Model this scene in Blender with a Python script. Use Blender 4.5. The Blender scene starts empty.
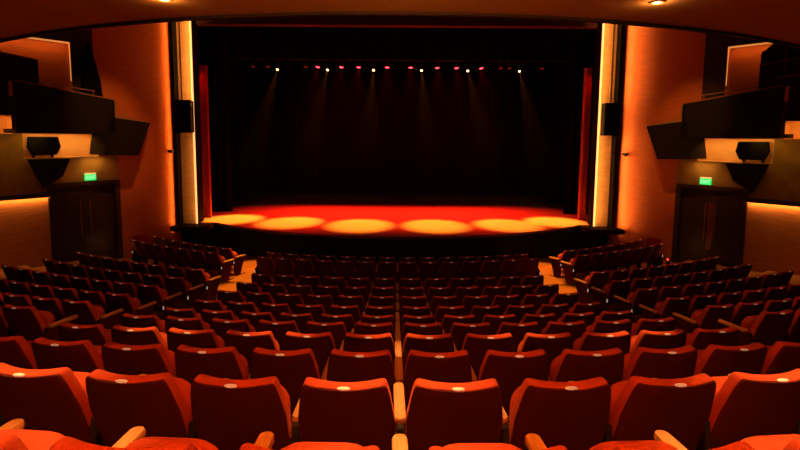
import bpy, bmesh, math, random
from math import sin, cos, pi, asin, sqrt, radians
from mathutils import Vector, Matrix
random.seed(7)
scn = bpy.context.scene
COL = scn.collection
H = 4.2            # eye height above the front stalls floor

# ------------------------------------------------------------------ materials
def nt(name):
    m = bpy.data.materials.new(name); m.use_nodes = True
    t = m.node_tree; b = t.nodes['Principled BSDF']
    return m, t, b
def mat(name, c, rough=.6, noise=0, scale=20, metal=0, spec=.3, emit=None, es=0, bump=0, sheen=0, stretch=None):
    m, t, b = nt(name)
    b.inputs['Base Color'].default_value = (*c, 1)
    b.inputs['Roughness'].default_value = rough
    b.inputs['Metallic'].default_value = metal
    b.inputs['Specular IOR Level'].default_value = spec
    if sheen:
        b.inputs['Sheen Weight'].default_value = sheen
        b.inputs['Sheen Roughness'].default_value = .4
        b.inputs['Sheen Tint'].default_value = (1, .25, .1, 1)
    if noise or bump:
        tc = t.nodes.new('ShaderNodeTexCoord'); n = t.nodes.new('ShaderNodeTexNoise')
        n.inputs['Scale'].default_value = scale; n.inputs['Detail'].default_value = 3
        src = tc.outputs['Object']
        if stretch:
            mp = t.nodes.new('ShaderNodeMapping'); mp.inputs['Scale'].default_value = stretch
            t.links.new(src, mp.inputs['Vector']); src = mp.outputs['Vector']
        t.links.new(src, n.inputs['Vector'])
        if noise:
            r = t.nodes.new('ShaderNodeValToRGB')
            r.color_ramp.elements[0].position = .3; r.color_ramp.elements[1].position = .7
            r.color_ramp.elements[0].color = (*[x*(1-noise) for x in c], 1)
            r.color_ramp.elements[1].color = (*[min(1, x*(1+noise)) for x in c], 1)
            t.links.new(n.outputs['Fac'], r.inputs['Fac']); t.links.new(r.outputs['Color'], b.inputs['Base Color'])
        if bump:
            bp = t.nodes.new('ShaderNodeBump'); bp.inputs['Strength'].default_value = bump; bp.inputs['Distance'].default_value = .01
            t.links.new(n.outputs['Fac'], bp.inputs['Height']); t.links.new(bp.outputs['Normal'], b.inputs['Normal'])
    if emit:
        b.inputs['Emission Color'].default_value = (*emit, 1); b.inputs['Emission Strength'].default_value = es
    return m
M = {}
M['velvet'] = mat('red_velvet', (.50, .075, .025), .85, .18, 9, spec=.1, bump=.15, sheen=.25)
M['shell'] = mat('shaded_back_red', (.075, .007, .005), .8, .15, 6, spec=.15)  # seat red darkened: shade on the seat backs put into the colour
M['redpanel'] = mat('red_panel_cloth', (.22, .012, .010), .9, .15, 9, spec=.05)
M['pull'] = mat('bronze_pull', (.30, .15, .07), .4, .1, 20, metal=.6)
M['plate'] = mat('cream_plate', (.95, .90, .80), .3, .04, 60, spec=.6, emit=(1, .62, .42), es=.16)  # faint glow stands in for glints on the glossy plates
M['cap'] = mat('armrest_wood', (.70, .36, .13), .32, .2, 8, spec=.5, stretch=(12, 1, 12))
M['blackmetal'] = mat('black_metal', (.018, .012, .010), .45, .2, 10, spec=.4)
M['hinge'] = mat('steel_hinge', (.6, .5, .42), .25, .1, 30, metal=1)
M['marker'] = mat('aisle_marker', (.8, .75, .65), .4, .05, 40, emit=(1, .75, .6), es=.25)
M['carpet'] = mat('brown_carpet', (.30, .125, .03), .95, .22, 40, spec=.05, bump=.3)
M['ceiling'] = mat('ceiling_plaster', (.62, .36, .16), .9, .06, 2, spec=.05)
M['fascia'] = mat('dark_fascia', (.03, .014, .008), .7, .2, 6)
M['panel'] = mat('veneer_panel', (.48, .125, .03), .6, .10, 3, spec=.2, stretch=(1, 1, 6))
M['olive'] = mat('olive_wall', (.26, .14, .03), .85, .15, 3)
M['dado'] = mat('dado_veneer', (.46, .19, .07), .6, .16, 3, spec=.2, stretch=(1, 1, 6))
M['nichewall'] = mat('niche_plaster', (.70, .42, .16), .8, .05, 5)
M['black'] = mat('matt_black', (.008, .006, .005), .8, .2, 8, spec=.1)
M['boxface'] = mat('box_front', (.012, .008, .006), .7, .2, 5, spec=.15)
M['boxcap'] = mat('box_rail_wood', (.30, .13, .05), .5, .2, 8)
M['grille'] = mat('speaker_grille', (.006, .005, .005), .6, .3, 200, bump=.5, spec=.1)
M['door'] = mat('dark_door', (.035, .014, .008), .5, .2, 6, stretch=(1, 1, .2))
M['vision'] = mat('door_panel', (.16, .03, .015), .3, .1, 4, spec=.5)
M['drape'] = mat('black_drape', (.006, .003, .003), .95, .3, 10, spec=.0)
M['redleg'] = mat('red_tormentor', (.40, .06, .04), .8, .2, 8, spec=.05)
M['stage'] = mat('stage_boards', (.34, .27, .20), .75, .10, 3, spec=.12, stretch=(6, .5, 1))
M['stagefront'] = mat('stage_front', (.010, .006, .005), .7, .2, 6, spec=.1)
M['stagetrim'] = mat('stage_trim', (.16, .07, .05), .5, .1, 8)
M['pil'] = mat('pilaster_veneer', (.74, .40, .16), .6, .10, 3, spec=.2, stretch=(1, 1, 3))
M['led'] = mat('led_profile', (.9, .7, .4), .5, .02, 5, emit=(1, .50, .16), es=1.3)
M['ledw'] = mat('led_white', (.9, .7, .4), .5, .02, 5, emit=(1, .42, .10), es=.6)
M['lensw'] = mat('lens_white', (.9, .8, .6), .3, .02, 5, emit=(1, .62, .20), es=7)
M['lensr'] = mat('lens_red', (.9, .1, .1), .3, .02, 5, emit=(1, .03, .05), es=8)
M['lensoff'] = mat('lens_dim', (.2, .02, .03), .3, .02, 5, emit=(1, .04, .04), es=.12)
M['lensd'] = mat('lens_house', (.9, .8, .6), .3, .02, 5, emit=(1, .52, .18), es=9)
M['lensr2'] = mat('lens_step', (.9, .1, .05), .3, .02, 5, emit=(1, .08, .02), es=1.5)
M['exit'] = mat('exit_green', (.05, .5, .2), .4, .02, 5, emit=(.03, .85, .15), es=1.0)
M['exitw'] = mat('exit_letter', (.02, .1, .04), .4, .02, 5, emit=(.6, 1, .6), es=1.1)
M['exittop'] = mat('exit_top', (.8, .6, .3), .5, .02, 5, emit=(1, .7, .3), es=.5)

# ------------------------------------------------------------------ mesh helper
class MB:
    def __init__(s): s.v = []; s.f = []; s.mi = []; s.m = 0
    def add(s, vs, fs):
        o = len(s.v); s.v += [tuple(v) for v in vs]
        for f in fs: s.f.append(tuple(i+o for i in f)); s.mi.append(s.m)
        return s
    def hexa(s, p):   # 8 points, bottom ring then top ring
        return s.add(p, [(0, 3, 2, 1), (4, 5, 6, 7), (0, 1, 5, 4), (1, 2, 6, 5), (2, 3, 7, 6), (3, 0, 4, 7)])
    def box(s, x0, x1, y0, y1, z0, z1):
        return s.hexa([(x0, y0, z0), (x1, y0, z0), (x1, y1, z0), (x0, y1, z0), (x0, y0, z1), (x1, y0, z1), (x1, y1, z1), (x0, y1, z1)])
    def prism(s, poly, fn):     # poly: list of 2d points; fn(p, k) -> 3d for k = 0, 1
        n = len(poly)
        vs = [fn(p, 0) for p in poly] + [fn(p, 1) for p in poly]
        return s.add(vs, [tuple(range(n))[::-1], tuple(range(n, 2*n))] + [(i, (i+1) % n, n+(i+1) % n, n+i) for i in range(n)])
    def loft(s, rings, caps=True):
        n = len(rings[0]); vs = [p for r in rings for p in r]; fs = []
        for k in range(len(rings)-1):
            for i in range(n):
                j = (i+1) % n
                fs.append((k*n+i, k*n+j, (k+1)*n+j, (k+1)*n+i))
        if caps: fs += [tuple(range(n))[::-1], tuple(range((len(rings)-1)*n, len(rings)*n))]
        return s.add(vs, fs)
    def tube(s, a, b, r, n=8, r2=None):
        a, b = Vector(a), Vector(b); d = (b-a).normalized()
        u = d.orthogonal().normalized(); w = d.cross(u); r2 = r if r2 is None else r2
        return s.loft([[p + (u*cos(2*pi*i/n) + w*sin(2*pi*i/n))*q for i in range(n)] for p, q in ((a, r), (b, r2))])
    def build(s, name, mats, parent=None, smooth=False, bevel=0, base=None):
        me = bpy.data.meshes.new(name)
        off = Vector((0, 0, 0)); p = parent
        while p is not None: off += p.location; p = p.parent
        if parent is None:
            if base is None:
                xs = [v[0] for v in s.v]; ys = [v[1] for v in s.v]; zs = [v[2] for v in s.v]
                base = ((min(xs)+max(xs))/2, (min(ys)+max(ys))/2, min(zs))
            off = Vector(base)
        me.from_pydata([Vector(v)-off for v in s.v], [], s.f)
        if not isinstance(mats, (list, tuple)): mats = [mats]
        for m in mats: me.materials.append(m)
        me.polygons.foreach_set('material_index', s.mi)
        bm = bmesh.new(); bm.from_mesh(me)
        bmesh.ops.recalc_face_normals(bm, faces=bm.faces)
        if bevel:
            eds = [e for e in bm.edges if len(e.link_faces) == 2 and e.calc_face_angle(0) > .6]
            bmesh.ops.bevel(bm, geom=eds, offset=bevel, segments=2, affect='EDGES', clamp_overlap=True)
        bm.to_mesh(me); bm.free()
        if smooth:
            for q in me.polygons: q.use_smooth = True
            try: me.set_sharp_from_angle(angle=radians(42))
            except Exception: pass
        o = bpy.data.objects.new(name, me); COL.objects.link(o)
        if parent is not None: o.parent = parent
        else: o.location = off
        return o
def tag(o, label=None, cat=None, group=None, kind=None):
    if label: o['label'] = label
    if cat: o['category'] = cat
    if group: o['group'] = group
    if kind: o['kind'] = kind
    return o
def thing(name, loc, label, cat, group=None):
    o = bpy.data.objects.new(name, None); COL.objects.link(o); o.location = loc
    o.empty_display_size = .2
    return tag(o, label, cat, group)
def struct(o): o['kind'] = 'structure'; return o

# ------------------------------------------------------------------ camera
FPX, TH, PXC, PYC, ROLL = 530., .11, 397., 195., .007
cd = bpy.data.cameras.new('camera'); cam = bpy.data.objects.new('camera', cd); COL.objects.link(cam)
cd.sensor_width = 36; cd.lens = 36*FPX/800
cd.shift_x = (400-PXC)/800; cd.shift_y = (PYC-225)/800
cd.clip_start = .05; cd.clip_end = 200
cam.location = (-.026, 0, H)
cam.rotation_euler = (Matrix.Rotation(pi/2-TH, 3, 'X') @ Matrix.Rotation(ROLL, 3, 'Z')).to_euler()
scn.camera = cam
def proj(X, Y, Z):
    D = H-Z; zc = Y*cos(TH)+D*sin(TH); yc = D*cos(TH)-Y*sin(TH)
    dx, dy = FPX*X/zc, FPX*yc/zc
    return PXC+cos(ROLL)*dx-sin(ROLL)*dy, PYC+sin(ROLL)*dx+cos(ROLL)*dy

# ------------------------------------------------------------------ side wall frame: s runs away from the stage along the wall, o into the hall
def W(side, s, o, z):
    return (side*(8.0+.6*s-.8*o), 18.8-.8*s-.6*o, z)
def wbox(mb, side, s0, s1, o0, o1, z0, z1):
    return mb.hexa([W(side, s0, o0, z0), W(side, s1, o0, z0), W(side, s1, o1, z0), W(side, s0, o1, z0),
                    W(side, s0, o0, z1), W(side, s1, o0, z1), W(side, s1, o1, z1), W(side, s0, o1, z1)])

# ------------------------------------------------------------------ stalls floor (tiers on arcs round the stage)
CY = 27.0
YB = [1.45, 2.53, 3.60, 4.68, 5.80, 6.90, 7.98, 9.02, 10.13, 11.20, 13.41, 14.44]        # back tops at the centre line
DB = [0.90, 1.205, 1.50, 1.79, 2.09, 2.38, 2.61, 2.77, 2.93, 3.04, 3.21, 3.33]
TOPZ = .86
ZF = [round(H-d-TOPZ, 3) for d in DB]
RO = [14.0, 15.0, 19.0] + [CY-(y+.10) for y in YB[3:]]                           # ring radius of the seat origins
mb = MB()
rad = [CY-(y-.26) for y in YB]                          # rear edge of each tier
rad = [rad[0]+1.0, ] + rad
zt = [ZF[0]+.26] + ZF
NA = 64; AM = 1.05
def ring(r, z): return [(r*sin(-AM+2*AM*i/NA), CY-r*cos(-AM+2*AM*i/NA), z) for i in range(NA+1)]
rad.append(8.0)
for k in range(len(zt)):
    a, b = ring(rad[k], zt[k]), ring(rad[k+1], zt[k])
    n = NA+1
    mb.add(a+b, [(i, i+1, n+i+1, n+i) for i in range(NA)])
    if k+1 < len(zt):
        mb.add(b+ring(rad[k+1], zt[k+1]), [(i, i+1, n+i+1, n+i) for i in range(NA)])
# the tier the camera stands on, and a skirt below
floor = struct(mb.build('floor', M['carpet']))

# ------------------------------------------------------------------ theatre seat
def rrect(w, t, r, n=3):
    pts = []
    for cx, cy, a0 in ((w/2-r, t/2-r, 0), (-w/2+r, t/2-r, pi/2), (-w/2+r, -t/2+r, pi), (w/2-r, -t/2+r, 3*pi/2)):
        for i in range(n+1):
            a = a0+pi/2*i/n; pts.append((cx+r*cos(a), cy+r*sin(a)))
    return pts
def densify(pts, m=3):
    out = []
    for i, p in enumerate(pts):
        q = pts[(i+1) % len(pts)]
        L = math.dist(p, q)
        k = max(1, min(6, int(L/.07))) if m == 3 else (6 if i in (3, 11) else 1)
        for j in range(k): out.append((p[0]+(q[0]-p[0])*j/k, p[1]+(q[1]-p[1])*j/k))
    return out
BOW = .037
def back_pt(x, y, v, hw):
    u = max(-1, min(1, x/hw))
    z = .30+.56*v-.012*(1-u*u)*max(0, (v-.4)/.6)**2
    return (x, y+.09-.20*v-BOW*(1-u*u)*(.35+.65*v), z)
def make_backrest(t=.105, y0=0, vmin=0, vmax=1, shrink=0, rnd=.018):
    mb = MB(); rings = []
    steps = [(vmin, .03), (vmin+.03, 0), (.3, 0), (.6, 0), (.85, 0), (vmax-.05, .0), (vmax-.015, .003), (vmax-.005, .008), (vmax, .016)]
    for v, sh in steps:
        w = 2*(.243-.04*max(0, (v-.62)/.38)**1.3-shrink)-2*sh; tt = max(.02, t*(1-.15*v)-2*sh)
        loop = densify(rrect(w, tt, min(.022, tt*.45)), 0)
        rings.append([back_pt(x, y+y0, v, w/2) for x, y in loop])
    mb.loft(rings)
    return mb
def make_cushion():
    mb = MB(); rings = []
    for y, sc in ((.0, .86), (.018, .95), (.045, 1.0), (.085, 1.0), (.112, .95), (.128, .84)):
        w, h = .40, .40
        pts = []
        for cx, cz, a0, r in ((w/2-.12, h-.12, 0, .12), (-w/2+.12, h-.12, pi/2, .12), (-w/2+.05, .05, pi, .05), (w/2-.05, .05, 3*pi/2, .05)):
            for i in range(6):
                a = a0+pi/2*i/5; pts.append((cx+r*cos(a), cz+r*sin(a)))
        rings.append([(x*sc, .105+y-.03*((z-h/2)*sc+h/2), .30+(z-h/2)*sc+h/2) for x, z in densify(pts)])
    mb.loft(rings)
    return mb
def make_standard(x):
    mb = MB()
    poly = [(-.10, 0), (.14, 0), (.14, .04), (.07, .09), (.12, .45), (.30, .545), (-.02, .555), (-.04, .45), (-.05, .09), (-.10, .04)]
    mb.prism(poly, lambda p, k: (x+(-.018 if k == 0 else .018), p[0], p[1]))
    return mb
def make_cap(x):
    mb = MB(); rings = []
    L0, L1, w = .03, .47, .064
    out = []
    for i in range(7): a = -pi/2+pi*i/6; out.append((L1-.03+.03*cos(a), (w/2)*sin(a)))
    for i in range(7): a = pi/2+pi*i/6; out.append((L0+.03+.03*cos(a), (w/2)*sin(a)))
    for z, sc in ((.545, .8), (.552, 1), (.572, 1), (.580, .88)):
        rings.append([(x+q*sc, (p-.25)*(.9+.1*sc)+.25, z-.02*(p-.03)) for p, q in out])
    mb.loft(rings)
    return mb
proto_loc = (0, 0, 0)
def seat_proto():
    r = thing('theatre_seat', (0, 0, 0), 'x', 'seat')
    make_backrest().build('backrest', M['velvet'], r, smooth=True)
    make_backrest(t=.03, y0=-.044, vmin=.0, vmax=.985, shrink=-.003).build('back_shell', M['shell'], r, smooth=True)
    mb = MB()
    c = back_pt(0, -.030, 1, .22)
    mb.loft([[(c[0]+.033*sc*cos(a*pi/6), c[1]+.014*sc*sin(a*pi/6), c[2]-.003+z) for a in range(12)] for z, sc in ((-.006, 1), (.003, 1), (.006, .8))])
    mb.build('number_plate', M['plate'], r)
    make_cushion().build('seat_cushion', M['velvet'], r, smooth=True)
    mb = MB()
    for sx in (-1, 1): mb.tube((sx*.205, .10, .42), (sx*.262, .10, .42), .016, 8)
    mb.build('hinge', M['hinge'], r)
    st = make_standard(-.275).build('arm_standard', M['blackmetal'], r, bevel=.004)
    make_cap(-.275).build('armrest', M['cap'], st, smooth=True)
    return r
proto = seat_proto()
ES = make_standard(.275).build('arm_standard', M['blackmetal'], proto, bevel=.004)
EC = make_cap(.275).build('armrest', M['cap'], ES, smooth=True)
mb = MB()
poly = [(-.08, .0), (.20, .0), (.26, .20), (.36, .42), (.36, .52), (.0, .535), (-.06, .50), (-.10, .25)]
mb.prism(poly, lambda p, k: (.020*(k-.5), p[0], p[1]))
EP = mb.build('end_panel', M['shell'], proto, bevel=.006)
mb = MB().box(-.006, .006, -.011, .011, .40, .46).box(-.006, .006, -.018, .018, .395, .407)
EM = mb.build('aisle_marker', M['marker'], EP)
EXTRA = [ES, EC, EP, EM]
BASEPARTS = [c for c in proto.children if c not in (ES, EP)]
def place_seat(first, x, y, z, rz, label, group, end=0):
    r = proto if first else proto.copy()
    if not first: COL.objects.link(r)
    r.location = (x, y, z); r.rotation_euler = (0, 0, rz); r['label'] = label; r['group'] = group
    if not first:
        for ch in BASEPARTS:
            c = ch.copy(); COL.objects.link(c); c.parent = r
            for g in ch.children:
                d = g.copy(); COL.objects.link(d); d.parent = c
    if end:
        if end > 0:
            a = ES.copy(); COL.objects.link(a); a.parent = r
            b = EC.copy(); COL.objects.link(b); b.parent = a
        p = EP.copy(); COL.objects.link(p); p.parent = r; p.location = (end*.302, .0, 0)
        m = EM.copy(); COL.objects.link(m); m.parent = p; m.location = (0, -.085, 0); m.rotation_euler = (0, 0, pi/2)
    return r
ROWN = ['in the row cut off at the bottom', 'nearest full row', 'second full row from the bottom', 'third full row from the bottom',
        'fourth full row from the bottom', 'fifth full row from the bottom', 'sixth full row from the bottom', 'third row behind the cross aisle',
        'second row behind the cross aisle', 'row just behind the cross aisle', 'second row from the stage', 'front row by the stage']
ORD = ['first', 'second', 'third', 'fourth', 'fifth', 'sixth', 'seventh', 'eighth', 'ninth', 'tenth']
seat_list = []
for k in range(12):
    R = RO[k]
    nc = 7 if k >= 10 else 6
    for sd in (-1, 1):
        word = 'left' if sd < 0 else 'right'
        for i in range(nc):
            th = sd*(.275+.55*i)/R
            seat_list.append((k, R, th, f'{ORD[i]} red seat {word} of the centre line, {ROWN[k]}', 'seats in the centre block',
                              (sd if i == nc-1 else 0)))
        if k >= 4:
            xi = 4.85 if k >= 10 else 4.36
            xo = 8.75 if k < 10 else 8.45
            t0 = asin(xi/R); n = int((asin(xo/R)-t0)*R/.55)
            for i in range(n):
                th = sd*(t0+(.275+.55*i)/R)
                seat_list.append((k, R, th, f'{ORD[i]} red seat from the {word} aisle, {word} block, {ROWN[k]}', f'seats in the {word} side block',
                                  (-sd if i == 0 else (sd if i == n-1 else 0))))
first = True; nseat = 0; todo = []
for k, R, th, lab, grp, end in seat_list:
    x, y, z = R*sin(th), YB[k]+.10+R-R*cos(th), ZF[k]
    # only the seats the frame shows
    ps = []
    for dx in (-.27, .27):
        for dy, dz in ((-.1, .86), (.2, .70), (0, .45)):
            ps.append(proj(x+dx*cos(th)-dy*sin(th), y+dx*sin(th)+dy*cos(th), z+dz))
    if max(p[0] for p in ps) < 1 or min(p[0] for p in ps) > 799 or min(p[1] for p in ps) > 449: continue
    todo.append((x, y, z, th, lab, grp, end)); nseat += 1
# the first one re-uses the prototype, placed last so copies are clean
for a in todo[1:]: place_seat(False, *a)
place_seat(True, *todo[0])
for o in EXTRA[::-1]: bpy.data.objects.remove(o)
print('SEATS', nseat)

# ------------------------------------------------------------------ stage
SZ = 1.0
st = thing('stage', (0, 19, 0), 'wide stage with dark front, curved apron and floor lit red', 'stage')
edge = []
for i in range(33):
    x = -6.7+13.4*i/32; edge.append((x, 16.72+10.0-sqrt(100-x*x)))
ye = edge[0][1]
deck = edge + [(7.68, ye), (7.68, 19.93), (9.2, 19.93), (9.2, 29.8), (-9.2, 29.8), (-9.2, 19.93), (-7.68, 19.93), (-7.68, ye)]
mb = MB().prism(deck, lambda p, k: (p[0], p[1], SZ-.06+.06*k)); mb.build('stage_deck', M['stage'], st)
inner = [(x, y+.05) for x, y in deck[:33]] + [(7.6, ye+.05), (7.6, 29.7), (-7.6, 29.7), (-7.6, ye+.05)]
mb = MB().prism(inner, lambda p, k: (p[0], p[1], -.02+(SZ-.04)*k)); mb.build('stage_front', M['stagefront'], st)
mb = MB()
n = len(edge)
mb.loft([[(x, y-.02+dy, SZ+dz) for dy, dz in ((0, -.07), (.04, -.07), (.04, .006), (0, .006))] for x, y in edge])
mb.build('edge_trim', M['stagetrim'], st)
for sd in (-1, 1):
    mb = MB().box(min(sd*6.75, sd*7.94), max(sd*6.75, sd*7.94), 18.25, 19.25, SZ-.16, SZ+.012); mb.build('side_step', M['stagefront'], st, bevel=.01)

# stage house: side walls and header
mb = MB().box(-9.6, 9.6, 19.5, 19.9, 8.15, 11.0); struct(mb.build('wall_front', mat('header_brown', (.10, .03, .012), .8, .15, 4)))
for sd in (-1, 1):
    mb = MB()
    mb.box(min(sd*7.7, sd*9.6), max(sd*7.7, sd*9.6), 19.62, 19.9, 0, 8.2)
    struct(mb.build('wall_proscenium_left' if sd < 0 else 'wall_proscenium_right', M['black']))
struct(MB().box(-9.8, 9.8, 29.95, 30.1, 0, 11).build('wall_back', M['black']))
for sd in (-1, 1):
    struct(MB().box(min(sd*9.65, sd*9.8), max(sd*9.65, sd*9.8), 19.95, 29.94, 0, 11).build('wall_stage_left' if sd < 0 else 'wall_stage_right', M['black']))
# drapes
def drape(name, x0, x1, y, z0, z1, label, amp=.08, wl=.35, m=None):
    n = max(8, int(abs(x1-x0)/wl*8)); vs = []; 
    for z in (z0, z1):
        for i in range(n+1):
            x = x0+(x1-x0)*i/n; vs.append((x, y+amp*sin(2*pi*(x-x0)/wl)+.4*amp*sin(5.1*x), z))
    mb = MB().add(vs, [(i, i+1, n+2+i, n+1+i) for i in range(n)])
    o = mb.build(name, m or M['drape'], None, smooth=True)
    return tag(o, label, 'curtain', 'black stage curtains')
drape('backdrop_curtain', -9.4, 9.4, 29.3, SZ, 10.5, 'full-width black backdrop curtain at the back of the stage')
drape('stage_leg_curtain', -9.2, -7.0, 22.2, SZ, 10.2, 'black leg curtain just behind the red panel on the left')
drape('stage_leg_curtain', 7.0, 9.2, 22.2, SZ, 10.2, 'black leg curtain just behind the red panel on the right')
drape('stage_leg_curtain', -9.4, -7.3, 25.8, SZ, 10.2, 'black leg curtain deepest on the left of the stage')
drape('stage_leg_curtain', 7.3, 9.4, 25.8, SZ, 10.2, 'black leg curtain deepest on the right of the stage')
drape('border_curtain', -9.2, 9.2, 21.2, 8.0, 10.6, 'black border curtain hung across the top of the stage')
drape('border_curtain', -9.2, 9.2, 24.6, 7.75, 10.6, 'black border curtain hung behind the row of stage lamps')
for sd in (-1, 1):
    w = 'left' if sd < 0 else 'right'
    mb = MB()
    x0, x1 = (-7.57, -7.29) if sd < 0 else (7.07, 7.35)
    mb.box(x0, x1, 20.5, 20.62, SZ, 6.84)
    for i in range(4): mb.tube((x0+.035+.07*i, 20.5, SZ), (x0+.035+.07*i, 20.5, 6.84), .033, 8)
    tag(mb.build('stage_side_panel', M['redleg']), f'tall narrow red-lit panel at the {w} edge of the stage opening', 'panel', 'red panels beside the stage')

# ------------------------------------------------------------------ lamps helper
def lamp(kind, name, loc, target, power, color, size=.05, **kw):
    l = bpy.data.lights.new(name, kind); l.energy = power; l.color = color
    if kind == 'SPOT':
        l.spot_size = kw.get('cone', radians(40)); l.spot_blend = kw.get('blend', .3); l.shadow_soft_size = size
    elif kind == 'AREA':
        l.shape = 'RECTANGLE'; l.size = kw.get('sx', 1); l.size_y = kw.get('sy', .05); l.spread = kw.get('spread', pi)
    else: l.shadow_soft_size = size
    o = bpy.data.objects.new(name, l); COL.objects.link(o); o.location = loc
    d = Vector(target)-Vector(loc)
    if kind == 'AREA' and kw.get('up') is not None:
        z = -d.normalized(); y = Vector(kw['up']); y = (y-z*y.dot(z)).normalized(); x = y.cross(z)
        o.rotation_euler = Matrix((x, y, z)).transposed().to_euler()
    else: o.rotation_euler = d.to_track_quat('-Z', 'Y').to_euler()
    return o
ORANGE = (1, .40, .09); AMBER = (1, .50, .13); REDL = (1, .012, .004)

# ------------------------------------------------------------------ stage lamps on their bar
BZ = 7.42
mb = MB().tube((-7.6, 23, BZ), (7.6, 23, BZ), .03, 8)
for x in (-6.8, -3.5, 0, 3.5, 6.8): mb.tube((x, 23, BZ), (x, 23, 10.4), .008, 6)
tag(mb.build('lighting_bar', M['blackmetal']), 'long black lighting bar across the stage with a row of lamps hung from it', 'lighting bar')
def stage_lamp(name, x, z, tgt, lens, label, group, r=.10, L=.34):
    p = Vector((x, 23, z)); d = (Vector(tgt)-p).normalized()
    t = thing(name, (x, 23, z), label, 'stage lamp', group)
    mb = MB()
    a = p-d*L; u = d.orthogonal().normalized(); w = d.cross(u)
    rr = [(0, .5), (.05, .9), (.2, 1.0), (L-.03, 1.0), (L-.015, 1.12), (L, 1.12)]
    mb.loft([[a+d*q+(u*cos(2*pi*i/12)+w*sin(2*pi*i/12))*r*k for i in range(12)] for q, k in rr])
    mb.build('housing', M['blackmetal'], t, smooth=True)
    mb = MB()
    mb.loft([[p+d*q+(u*cos(2*pi*i/12)+w*sin(2*pi*i/12))*r*k for i in range(12)] for q, k in ((.002, .95), (.02, .85), (.035, .5), (.04, .1))])
    mb.build('lens', lens, t, smooth=True)
    mb = MB(); c = a+d*(L*.5)
    for sx in (-1, 1):
        mb.tube(c+Vector((sx*(r+.015), 0, 0)), (x+sx*(r+.015), 23, BZ-.08), .009, 6)
    mb.tube((x-r-.015, 23, BZ-.08), (x+r+.015, 23, BZ-.08), .009, 6); mb.tube((x, 23, BZ-.08), (x, 23, BZ+.03), .015, 6)
    mb.build('yoke', M['blackmetal'], t)
    return p+d*.06
SPX = [-5.15, -3.02, -1.06, .98, 2.95, 5.15]
TGT = [(-6.3, 20.2), (-3.95, 19.55), (-1.35, 19.05), (1.36, 19.05), (3.98, 19.3), (6.0, 20.1)]
for i, (x, t) in enumerate(zip(SPX, TGT)):
    p = stage_lamp('stage_spotlight', x, 7.0, (*t, SZ), M['lensw'], f'{ORD[i]} warm white spotlight from the left on the stage lighting bar, lit', 'white stage spotlights', .055)
    lamp('SPOT', 'spot_beam', p, (*t, SZ), 15500, (1, .23, .016), .02, cone=radians(22.8), blend=.75)
RX = [-3.43, -2.43, -1.69, -.48, .52, 1.65, 2.47, 3.52]
for i, x in enumerate(RX):
    p = stage_lamp('red_stage_lamp', x, 7.12, (x*1.35, 22.6, SZ), M['lensr'], f'{ORD[i]} glowing red lamp from the left on the stage lighting bar', 'red stage lamps', .09, .22)
    lamp('SPOT', 'red_beam', p, (x*1.28, 21.35, SZ), 3100, REDL, .04, cone=radians(66), blend=.95)
for x, l in ((-6.2, 'dim red stage lamp at the far left end of the lighting bar'), (-5.55, 'dim red stage lamp left of the first white spotlight'),
             (-3.95, 'dim stage lamp between the first and second white spotlights'), (4.35, 'dim stage lamp right of the last glowing red lamp'),
             (4.72, 'dim stage lamp just left of the last white spotlight'), (6.1, 'dim stage lamp at the far right end of the lighting bar')):
    stage_lamp('unlit_stage_lamp', x, 7.12, (x*1.2, 22, SZ), M['lensoff'], l, 'unlit stage lamps', .085, .22)
# haze in the stage house
hm = bpy.data.materials.new('stage_haze'); hm.use_nodes = True
t = hm.node_tree; t.nodes.remove(t.nodes['Principled BSDF'])
vs = t.nodes.new('ShaderNodeVolumeScatter'); vs.inputs['Density'].default_value = .00032; vs.inputs['Anisotropy'].default_value = .1
t.links.new(vs.outputs['Volume'], t.nodes['Material Output'].inputs['Volume'])
o = MB().box(-6.9, 6.9, 20.9, 24.3, SZ+.03, 7.9).build('haze', hm); tag(o, 'thin red haze hanging in the stage light', 'haze', kind='stuff')

# ------------------------------------------------------------------ soffit of the balcony above
CZ = H+1.6
def soff(x): return 7.07+.048*x*x
xs = [-9.5+19*i/40 for i in range(41)]
mb = MB()
n = 41
lo = [(x, soff(x), CZ) for x in xs]; hi = [(x, -2.5, CZ) for x in xs]
mb.add(lo+hi, [(i, i+1, n+i+1, n+i) for i in range(n-1)])
mb.add(lo+[(x, y, CZ+1.3) for x, y, z in lo], [(i, i+1, n+i+1, n+i) for i in range(n-1)])
struct(mb.build('ceiling', M['ceiling']))
mb = MB()
mb.loft([[(x, soff(x)+dy, CZ+dz) for dy, dz in ((-.03, 0), (-.03, -.035), (.06, -.035), (.06, .3))] for x in xs])
struct(mb.build('trim_1', M['fascia']))
for i, (x, y, l) in enumerate(((-2.80, 6.50, 'round downlight set in the ceiling at the upper left'), (3.03, 6.47, 'round glowing downlight set in the ceiling at the upper right'),
                  (.12, 5.98, 'round downlight in the ceiling above the middle of the stage'))):
    t = thing('ceiling_downlight', (x, y, CZ), l, 'downlight', 'ceiling downlights')
    mb = MB(); mb.loft([[(x+r*cos(a*pi/10), y+r*sin(a*pi/10), CZ+z) for a in range(20)] for r, z in ((.085, .01), (.085, -.012), (.06, -.016), (.055, -.004))], caps=False)
    mb.build('trim_ring', M['boxcap'], t, smooth=True)
    mb = MB(); mb.loft([[(x+r*cos(a*pi/10), y+r*sin(a*pi/10), CZ+z) for a in range(20)] for r, z in ((.056, -.004), (.04, -.012), (.01, -.015))])
    mb.build('lens', M['lensd'], t, smooth=True)
    lamp('POINT', 'downlight_glow', (x, y, CZ-.05), (x, y, 0), 6, ORANGE, .02)

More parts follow.
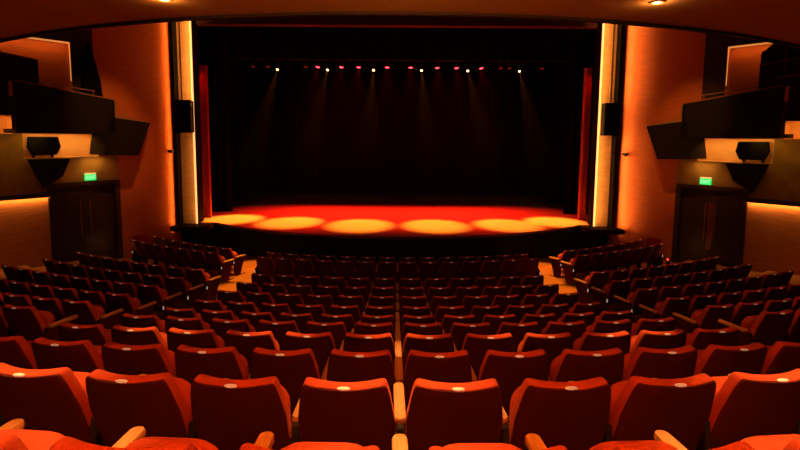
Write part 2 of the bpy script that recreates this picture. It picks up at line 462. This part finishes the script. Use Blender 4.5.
# ------------------------------------------------------------------ side walls, niches, boxes, doors
ZB = [-.1, .3, 2.33, 2.64, 3.5, 4.2, 4.7, 5.25, 6.95, 9.2]
def skip(s, z):
    if 2.02 < s < 3.86 and .3 < z < 2.64: return True          # door
    if 2.47 < s < 4.52 and 3.5 < z < 4.2: return True          # niche
    if 4.75 < s < 6.3 and 4.2 < z < 4.7: return True           # rear niche
    if s > 3.12 and 5.25 < z < 6.95: return True               # cove recess
    return False
WM = [M['panel'], M['olive'], M['dado'], M['nichewall'], M['fascia']]
for sd in (-1, 1):
    w = 'left' if sd < 0 else 'right'
    SE = -.22 if sd < 0 else -.45
    SB = [SE, 1.86, 2.02, 2.47, 3.12, 3.86, 4.52, 4.75, 6.3, 9.0]
    mb = MB()
    for i in range(len(SB)-1):
        for j in range(len(ZB)-1):
            s, z = (SB[i]+SB[i+1])/2, (ZB[j]+ZB[j+1])/2
            if skip(s, z): continue
            mb.m = 0 if s < 1.86 else (2 if (z < 2.33 and s > 3.8) else (0 if z > 5.2 and s < 2.4 else (4 if z > 6.95 or z > 5.2 and s < 3.1 or s < 3.8 and z < 2.7 else 1)))
            mb.add([W(sd, SB[i], 0, ZB[j]), W(sd, SB[i+1], 0, ZB[j]), W(sd, SB[i+1], 0, ZB[j+1]), W(sd, SB[i], 0, ZB[j+1])], [(0, 1, 2, 3)])
    def recess(s0, s1, z0, z1, dep, m):
        mb.m = m
        p = [W(sd, s0, 0, z0), W(sd, s1, 0, z0), W(sd, s1, 0, z1), W(sd, s0, 0, z1)]
        q = [W(sd, s0, -dep, z0), W(sd, s1, -dep, z0), W(sd, s1, -dep, z1), W(sd, s0, -dep, z1)]
        mb.add(p+q, [(4, 5, 6, 7), (0, 1, 5, 4), (1, 2, 6, 5), (2, 3, 7, 6), (3, 0, 4, 7)])
    recess(2.47, 4.52, 3.5, 4.2, .55, 3)
    recess(4.75, 6.3, 4.2, 4.7, .45, 3)
    recess(3.12, 9.0, 5.25, 6.95, .30, 0)
    recess(2.02, 3.86, .3, 2.64, .25, 4)
    # rounded edge column of the wall at the stage end
    mb.m = 0; nb = 20
    prof = [(SE+1.15*i/nb, .14*math.sin(pi*(.05+.95*i/nb)**.55)**2) for i in range(nb+1)]
    mb.add([W(sd, s_, o_, -.1) for s_, o_ in prof]+[W(sd, s_, o_, 9.2) for s_, o_ in prof], [(i, i+1, nb+2+i, nb+1+i) for i in range(nb)])
    # return at the stage end
    mb.m = 0
    mb.add([W(sd, SE, 0, -.1), W(sd, SE, -.5, -.1), W(sd, SE, -.5, 9.2), W(sd, SE, 0, 9.2)], [(0, 1, 2, 3)])
    struct(mb.build('wall_'+w, WM))
    # ledge over the lit dado
    mb = MB(); wbox(mb, sd, 3.95, 9.0, 0, .09, 2.35, 2.47); struct(mb.build('trim_2' if sd < 0 else 'trim_3', M['fascia']))
    lamp('AREA', 'dado_led', W(sd, 5.6, .06, 2.34), W(sd, 5.6, .02, 0), 24, ORANGE, sx=3.3, sy=.04, up=Vector(W(sd, 5.6, 1, 0))-Vector(W(sd, 5.6, 0, 0)))
    # cove light
    lamp('AREA', 'cove_led', W(sd, 5.2, -.10, 6.93), W(sd, 5.2, -.22, 5), 11, ORANGE, sx=4.1, sy=.05, up=Vector(W(sd, 5.6, 1, 0))-Vector(W(sd, 5.6, 0, 0)))
    mb = MB(); wbox(mb, sd, 3.13, 9.0, -.06, -.02, 6.90, 6.94); wbox(mb, sd, 3.13, 3.145, -.04, -.02, 5.8, 6.9)  # upright piece is corner trim, its lit brightness given as glow
    tag(mb.build('light_strip', M['ledw']), f'warm light strip along the top edge of the {w} wall recess above the boxes', 'light strip', 'wall light strips')
    # niche light
    lamp('AREA', 'niche_led', W(sd, 3.5, -.1, 4.17), W(sd, 3.5, -.3, 3.5), 13, AMBER, sx=1.9, sy=.08, up=Vector(W(sd, 5.6, 1, 0))-Vector(W(sd, 5.6, 0, 0)))
    lamp('AREA', 'niche_led', W(sd, 5.6, -.1, 4.67), W(sd, 5.6, -.3, 4.2), 7, ORANGE, sx=1.4, sy=.08, up=Vector(W(sd, 5.6, 1, 0))-Vector(W(sd, 5.6, 0, 0)))
    # loudspeaker in the niche: six-sided front
    t = thing('loudspeaker', W(sd, 4.0, -.2, 3.5), f'black six-sided loudspeaker in the lit niche under the {w} box', 'loudspeaker', 'niche loudspeakers')
    mb = MB(); poly = [(3.62, 3.58), (4.28, 3.58), (4.42, 3.82), (4.36, 4.12), (3.56, 4.12), (3.50, 3.82)]
    mb.prism(poly, lambda p, k: W(sd, 3.96+(p[0]-3.96)*(1-.25*(1-k)), -.42+.34*k, p[1])); mb.build('cabinet', M['black'], t, bevel=.015)
    mb = MB(); mb.prism([(3.96+(a-3.96)*.88, 3.85+(b-3.85)*.85) for a, b in poly], lambda p, k: W(sd, p[0], -.08+.02*k, p[1])); mb.build('grille', M['grille'], t)
    mb = MB()
    for q in (3.7, 4.2): mb.prism([(q-.03, 3.5), (q+.03, 3.5), (q+.03, 3.59), (q-.03, 3.59)], lambda p, k: W(sd, p[0], -.3+.1*k, p[1]))
    mb.build('foot', M['blackmetal'], t)
    # black wedge loudspeaker hung below
    t = thing('wedge_loudspeaker', W(sd, 3.9, .2, 2.6), f'dark tapering wedge cabinet fixed to the {w} wall below the niche', 'loudspeaker', 'wedge cabinets under the niches')
    mb = MB(); mb.prism([(3.42, 3.48), (4.46, 3.48), (4.1, 2.62), (3.6, 2.95)], lambda p, k: W(sd, p[0], .01+(.10+.25*(p[1]-2.6))*k, p[1])); mb.build('cabinet', M['boxface'], t, bevel=.015)
    mb = MB(); mb.prism([(3.55, 3.40), (4.2, 3.40), (4.05, 3.02), (3.7, 3.05)], lambda p, k: W(sd, p[0], (.10+.25*(p[1]-2.6))+.005+.01*k, p[1])); mb.build('grille', M['grille'], t)
    # boxes
    def parapet(t, pts, z0, capname=True):      # pts: (s, o, ztop)
        mb = MB()
        for (a, b) in zip(pts[:-1], pts[1:]):
            d = Vector((b[0]-a[0], b[1]-a[1])); nn = Vector((d.y, -d.x)).normalized()*.07
            q = []
            for zz in (0, 1):
                za, zb = (z0, z0) if zz == 0 else (a[2], b[2])
                q += [W(sd, a[0], a[1], za), W(sd, b[0], b[1], zb), W(sd, b[0]+nn.x, b[1]+nn.y, zb), W(sd, a[0]+nn.x, a[1]+nn.y, za)]
            mb.hexa(q)
        mb.build('parapet', M['boxface'], t)
        mb = MB()
        for (a, b) in zip(pts[:-1], pts[1:]):
            d = Vector((b[0]-a[0], b[1]-a[1])); nn = Vector((d.y, -d.x)).normalized()*.10; m0 = -nn*.2
            q = []
            for zz in (.002, .035):
                q += [W(sd, a[0]+m0.x, a[1]+m0.y, a[2]+zz), W(sd, b[0]+m0.x, b[1]+m0.y, b[2]+zz), W(sd, b[0]+nn.x, b[1]+nn.y, b[2]+zz), W(sd, a[0]+nn.x, a[1]+nn.y, a[2]+zz)]
            mb.hexa(q)
        mb.build('top_rail', M['boxcap'], t)
    def slab(t, poly, z0, z1):
        mb = MB(); mb.prism(poly, lambda p, k: W(sd, p[0], p[1], (z0, z1)[k])); mb.build('floor_slab', M['boxface'], t)
    # box nearest the stage: tapers back to the wall, its nose raked under
    t = thing('side_box', W(sd, 1.9, .5, H-.65), f'small wedge-shaped black side box nearest the stage on the {w} wall', 'theatre box', 'side boxes')
    mb = MB()
    top = [(2.55, .0, .55), (2.55, 1.0, .53), (1.28, 1.0, .38), (.82, .02, .38)]
    bot = [(2.75, .0, -.62), (2.75, 1.0, -.62), (1.70, 1.0, -.66), (1.2, .02, -.66)]
    mb.hexa([W(sd, s, o, H+z) for s, o, z in bot] + [W(sd, s, o, H+z) for s, o, z in top]); mb.build('parapet', M['boxface'], t)
    mb = MB(); mb.hexa([W(sd, s, o, H+z+.003) for s, o, z in top] + [W(sd, s, o*.97, H+z+max(.02, .13*(s-1.0)/1.5)) for s, o, z in top]); mb.build('top_rail', M['boxcap'], t)
    # middle box
    t = thing('side_box', W(sd, 3.4, .5, H), f'long black side box in the middle of the {w} wall above the speaker niche', 'theatre box', 'side boxes')
    parapet(t, [(2.38, .02, H+1.03), (2.38, 1.0, H+1.03), (4.97, 1.0, H+1.40)], H+.02)
    slab(t, [(2.47, 0.02), (2.47, .92), (4.97, .92), (4.97, 0.02)], H+.02, H+.14)
    mb = MB()
    for s, zb in ((2.95, 1.14), (3.6, 1.23), (4.25, 1.31)): mb.tube(W(sd, s, .95, H+zb-.05), W(sd, s, .95, H+zb+.14), .012, 6)
    mb.tube(W(sd, 2.9, .95, H+1.27), W(sd, 4.38, .95, H+1.42), .016, 6)
    mb.build('handrail', M['boxcap'], t)
    # upper rear box
    t = thing('side_box', W(sd, 5.6, .5, H+.5), f'tall black side box highest up the {w} wall, farthest from the stage', 'theatre box', 'side boxes')
    mb = MB()
    for q in ([(4.36, 1.97), (5.08, 2.05), (5.08, 1.44), (4.36, 1.36)], [(5.08, 2.05), (7.2, 2.32), (7.2, .5), (5.08, .5)]):
        mb.prism(q, lambda p, k: W(sd, p[0], .93+.07*k, H+p[1]))
    mb.prism([(.02, 1.97), (.93, 1.97), (.93, 1.44), (.02, 1.44)], lambda p, k: W(sd, 4.36+.07*k, p[0], H+p[1]))
    mb.build('parapet', M['boxface'], t)
    mb = MB()
    mb.prism([(4.34, 1.975), (7.2, 2.325), (7.2, 2.36), (4.34, 2.01)], lambda p, k: W(sd, p[0], .91+.11*k, H+p[1])); mb.build('top_rail', M['boxcap'], t)
    mb = MB()
    mb.prism([(5.10, 0.02), (5.10, .92), (7.2, .92), (7.2, 0.02)], lambda p, k: W(sd, p[0], p[1], H+.5+.1*k))
    mb.prism([(4.45, 0.02), (4.45, .92), (5.04, .92), (5.04, 0.02)], lambda p, k: W(sd, p[0], p[1], H+1.46+.08*k))
    mb.build('floor_slab', M['boxface'], t)
    # dark column of loudspeakers on the right box
    if sd > 0:
        mb = MB().tube(W(sd, 4.72, 1.04, H+1.62), W(sd, 7.0, 1.04, H+1.78), .014, 6).tube(W(sd, 4.9, 1.04, H+2.56), W(sd, 7.0, 1.04, H+2.74), .014, 6)
        for q in (4.95, 6.0, 7.0): mb.tube(W(sd, q, 1.0, H+1.6), W(sd, q, 1.04, H+2.6), .008, 6)
        mb.build('rail', M['pull'], t)
        t = thing('followspot', W(sd, 4.75, .8, H+1.95), 'black lantern with rounded hood standing on the rear right box', 'stage lamp')
        mb = MB(); poly = [(4.30, 1.98), (5.3, 2.0), (5.3, 2.62), (4.80, 2.66), (4.52, 2.50), (4.36, 2.35)]
        mb.prism(poly, lambda p, k: W(sd, p[0], .50+.40*k, H+p[1])); mb.build('hood', M['black'], t, bevel=.04)
        mb = MB().tube(W(sd, 4.42, .70, H+2.28), W(sd, 4.30, .70, H+2.30), .10, 12, .12); mb.build('snoot', M['black'], t)
        mb = MB().tube(W(sd, 4.9, .70, H+1.545), W(sd, 4.9, .70, H+2.0), .06, 10); mb.build('foot', M['black'], t)
    # door
    d = bpy.data.objects.new('door_1' if sd < 0 else 'door_2', None); COL.objects.link(d); d.location = W(sd, 2.94, 0, .3); d['kind'] = 'structure'
    mb = MB()
    wbox(mb, sd, 1.90, 2.04, -.2, .06, .3, 2.74); wbox(mb, sd, 3.84, 3.98, -.2, .06, .3, 2.74); wbox(mb, sd, 2.04, 3.84, -.2, .06, 2.62, 2.74)
    mb.build('door_frame', M['door'], d)
    for s0, s1, hs in ((2.05, 2.935, 2.80), (2.945, 3.83, 3.08)):
        mb = MB(); wbox(mb, sd, s0, s1, -.16, -.10, .31, 2.61); lf = mb.build('door_leaf', M['door'], d)
        mb = MB(); mb.tube(W(sd, hs, -.04, 1.0), W(sd, hs, -.04, 2.15), .016, 8)
        for zz in (1.05, 2.1): mb.tube(W(sd, hs, -.04, zz), W(sd, hs, -.10, zz), .012, 6)
        mb.build('handle', M['pull'], lf)
    mb = MB(); wbox(mb, sd, 2.86, 3.02, -.10, -.085, .7, 2.2); mb.build('centre_panel', M['vision'] if sd > 0 else M['door'], d)
    # exit sign
    t = thing('exit_sign', W(sd, 2.78, .05, 2.76), f'green lit exit sign above the {w} door', 'exit sign', 'exit signs')
    mb = MB(); wbox(mb, sd, 2.62, 2.94, .01, .07, 2.77, 2.96); mb.build('sign_box', M['exit'], t)
    mb = MB(); wbox(mb, sd, 2.62, 2.94, .0, .075, 2.96, 3.0); mb.build('top_cover', M['exittop'], t)
    fc = bpy.data.curves.new('lettering', 'FONT'); fc.body = 'EXIT'; fc.size = .14; fc.extrude = .002; fc.align_x = 'CENTER'
    fo = bpy.data.objects.new('lettering', fc)
    me = bpy.data.meshes.new_from_object(fo); me.name = 'lettering'; bpy.data.objects.remove(fo)
    lo_ = bpy.data.objects.new('lettering', me); COL.objects.link(lo_); me.materials.append(M['exitw'])
    lo_.parent = t
    nx = Vector((-sd*.8, -.6, 0)); ux = Vector((0, 0, 1)).cross(nx)
    lo_.matrix_local = Matrix.Translation(Vector(W(sd, 2.78, .074, 2.815))-t.location) @ Matrix((ux, (0, 0, 1), nx)).transposed().to_4x4()
    lamp('AREA', 'overdoor_fill', W(sd, 2.7, .25, 3.45), W(sd, 2.7, .0, 2.6), 4, AMBER, sx=.6, sy=.1)  # unseen lamp added to brighten the wall above the door
    lamp('AREA', 'underbox_fill', W(sd, 4.6, .45, H-.03), W(sd, 4.9, 0, H-1.4), 5, (1, .52, .08), sx=1.6, sy=.1)  # unseen lamp added under the boxes to lift the olive wall
    lamp('SPOT', 'box_fill', (sd*4.5, 12.5, 10.0), W(sd, 2.4, .9, H+.7), 1300, ORANGE, .05, cone=radians(24), blend=.8)  # unseen spot added overhead to bring out the box rails
    q = .15 if sd < 0 else 0
    # pilaster beside the proscenium
    t = thing('light_column', (sd*7.37, 19.2, SZ), f'tall glowing veneered column at the {w} side of the stage opening', 'column', 'lit columns beside the stage')
    x0, x1 = sorted((sd*(7.13+q), sd*(7.60+q)))
    mb = MB().box(x0, x1, 18.95, 19.6, SZ+.013, 9.2); mb.build('veneer_face', M['pil'], t, bevel=.008)
    x0, x1 = sorted((sd*(7.09+q), sd*(7.12+q)))
    mb = MB().box(x0, x1, 18.90, 19.0, SZ+.02, 9.2); mb.build('light_strip', M['led'], t)
    x0, x1 = sorted((sd*(7.47+q), sd*(7.485+q)))
    mb = MB().box(x0, x1, 18.93, 18.951, 5.3, 9.2); mb.build('groove', M['black'], t)
    x0, x1 = sorted((sd*(7.100+q), sd*(7.135+q)))
    mb = MB().box(x0, x1, 19.005, 19.62, SZ+.02, 9.2); mb.build('inner_return', M['black'], t)
    lamp('AREA', 'column_led', (sd*(7.06+q), 18.70, 7.2), (sd*(7.45+q), 18.95, 7.2), 20, (1, .42, .10), sx=4.0, sy=.03, up=(sd*-.5, .8, 0))
    lamp('AREA', 'column_led', (sd*(7.06+q), 18.70, 3.1), (sd*(7.45+q), 18.95, 3.1), 5 if sd < 0 else 19, (1, .42, .10), sx=4.0, sy=.03, up=(sd*-.5, .8, 0))
    bpy.context.view_layer.update()
    # wall washer on the outer return of the column
    x0, x1 = sorted((sd*(7.60+q), sd*(7.64+q)))
    mb = MB().box(x0, x1, 18.60, 19.4, SZ+.02, 9.2); mb.build('light_baffle', M['black'], t)
    lamp('AREA', 'wall_washer', (sd*(7.66+q), 18.56, 4.9), (sd*8.15, 18.60, 4.9), 20 if sd < 0 else 50, (1, .33, .06) if sd < 0 else (1, .42, .11), sx=8.2, sy=.04, spread=radians(88), up=(0, 1, 0))
    # speaker on the column
    t = thing('column_loudspeaker', (sd*7.37, 18.8, H+.05), f'black loudspeaker mounted on the lit column {w} of the stage', 'loudspeaker', 'column loudspeakers')
    x0, x1 = sorted((sd*(7.16+q*.4), sd*(7.66+q*.4)))
    mb = MB().box(x0, x1, 18.5, 18.93, H+.08, H+1.2); mb.build('cabinet', M['black'], t, bevel=.02)
    mb = MB().box(x0+.03, x1-.03, 18.485, 18.502, H+.12, H+1.16); mb.build('grille', M['grille'], t)
    mb = MB().box(sd*(7.4+q)-.06, sd*(7.4+q)+.06, 18.9, 18.96, H+.5, H+.8); mb.build('bracket', M['blackmetal'], t)
    # small dark wall fitting, no lamp in it
    t = thing('wall_fitting', W(sd, .18, .05, H-.66), f'small dark fitting on the bright panel left of the {w} column' if sd < 0 else 'small dark fitting on the bright panel beside the right column', 'wall fitting', 'small wall fittings')
    mb = MB(); wbox(mb, sd, .06, .24, .155, .26, H-.60, H-.52); mb.build('housing', M['black'], t, bevel=.01)
    mb = MB(); wbox(mb, sd, .11, .17, .145, .20, H-.64, H-.60); mb.build('stem', M['black'], t)
    # red end panel by the lower wall
    t = thing('red_end_panel', W(sd, 1.7, .35, .1), f'red upholstered partition at the {w} wall end of the second row from the stage', 'partition', 'red partitions by the side walls')
    mb = MB(); mb.prism([(1.25, .12), (1.85, .12), (1.85, .80), (1.70, .90), (1.25, .92)], lambda p, k: W(sd, p[0], .45+.07*k, p[1])); mb.build('panel', M['redpanel'], t, bevel=.02)
    mb = MB(); wbox(mb, sd, 1.15, 1.95, .44, .53, .05, .13); mb.build('plinth', M['black'], t)

t = thing('step_light', W(1, 1.98, .5, .12), 'small red light low on the floor at the end of the right partition', 'step light')
mb = MB(); wbox(mb, 1, 1.97, 2.05, .46, .54, .12, .34); mb.build('post', M['black'], t)
mb = MB(); wbox(mb, 1, 1.98, 2.04, .54, .55, .26, .33); mb.build('lens', M['lensr2'], t)
# hanging dark drape in the left upper opening
t = thing('tied_drape', W(-1, 2.75, .1, H+1.1), 'dark drape hanging in a narrow cone beside the lit left wall recess', 'drape')
mb = MB(); rings = []
for z, r in ((1.05, .34), (1.6, .30), (2.1, .20), (2.5, .11), (2.75, .05)):
    rings.append([Vector(W(-1, 2.68, .14, H+z))+Vector((cos(a*pi/12)*r*(1+.12*(a % 2)), sin(a*pi/12)*r*.35*(1+.12*(a % 2)), 0)) for a in range(24)])
mb.loft(rings); mb.build('cloth', M['drape'], t, smooth=True)
mb = MB().tube(W(-1, 2.68, .14, H+2.75), W(-1, 2.68, .14, H+3.0), .012, 6); mb.build('cord', M['drape'], t)

# ------------------------------------------------------------------ house light on the seats
def pool(x, y, power, cone, tz, blend=1.0):
    lamp('SPOT', 'house_downlight', (x, y, CZ-.06), (x, y+.02, tz), power, (1, .46, .15), .04, cone=radians(cone), blend=blend)
for x in (-2.0, 0, 2.05): pool(x, 2.72, 600, 30, 2.9)
for x in (-2.2, -1.1, 0, 1.1, 2.2): pool(x, 4.80, 700, 15, 2.3)
for x in (-1.3, 0, 1.3): pool(x, 1.75, 480, 22, 2.9)
# wide weak wash over the stalls
for x in (-2.8, 3.03, .12): lamp('SPOT', 'house_wash', (x, 6.45, CZ-.06), (x*1.6, 8.5, 0), 60, (1, .30, .09), .06, cone=radians(125), blend=.9)
# unseen fill lamp added behind the viewer to brighten the soffit
lamp('AREA', 'soffit_fill', (0, -1.8, 4.9), (0, 2.0, 7.0), 370, (1, .34, .05), sx=3, sy=.2, spread=radians(55), up=(0, 0, 1))
# red spill on the tormentors, red aisle glow, added fill for doors and aisles
for sd in (-1, 1):
    lamp('SPOT', 'tormentor_red', (7.21 if sd > 0 else -7.43, 20.28, 7.15), (7.21 if sd > 0 else -7.43, 20.48, 4.6), 120, REDL, .03, cone=radians(30), blend=.8)
    lamp('POINT', 'aisle_glow', W(sd, 1.35, .7, .95), (0, 0, 0), .35, (1, .05, .03), .03)
    if sd > 0: lamp('POINT', 'step_glow', W(sd, 1.75, .75, .42), (0, 0, 0), .8, (1, .10, .02), .02)
    lamp('POINT', 'door_floor_fill', W(sd, 2.3, .8, .65), (0, 0, 0), 3, ORANGE, .05)  # unseen lamp added to light the floor by the door
    for x, y, z, p in ((3.95, 11.8, .2, 4000), (4.1, 13.2, .15, 8000), (4.3, 14.6, 0, 8500), (4.5, 15.8, 0, 8500), (4.7, 16.9, 0, 8000)):
        lamp('SPOT', 'aisle_fill', (sd*x, y+.4, 9.6), (sd*x, y, z), p, (1, .36, .05), .05, cone=radians(9.5), blend=.8)  # unseen overhead spots added to brighten the aisle carpet

# ------------------------------------------------------------------ world
w = bpy.data.worlds.new('world'); scn.world = w; w.use_nodes = True
w.node_tree.nodes['Background'].inputs['Color'].default_value = (1, .07, .02, 1)
w.node_tree.nodes['Background'].inputs['Strength'].default_value = .0125
scn.view_settings.view_transform = 'Standard'
scn.view_settings.look = 'None'
scn.cycles.use_denoising = True
scn.cycles.max_bounces = 6
scn.cycles.volume_bounces = 0
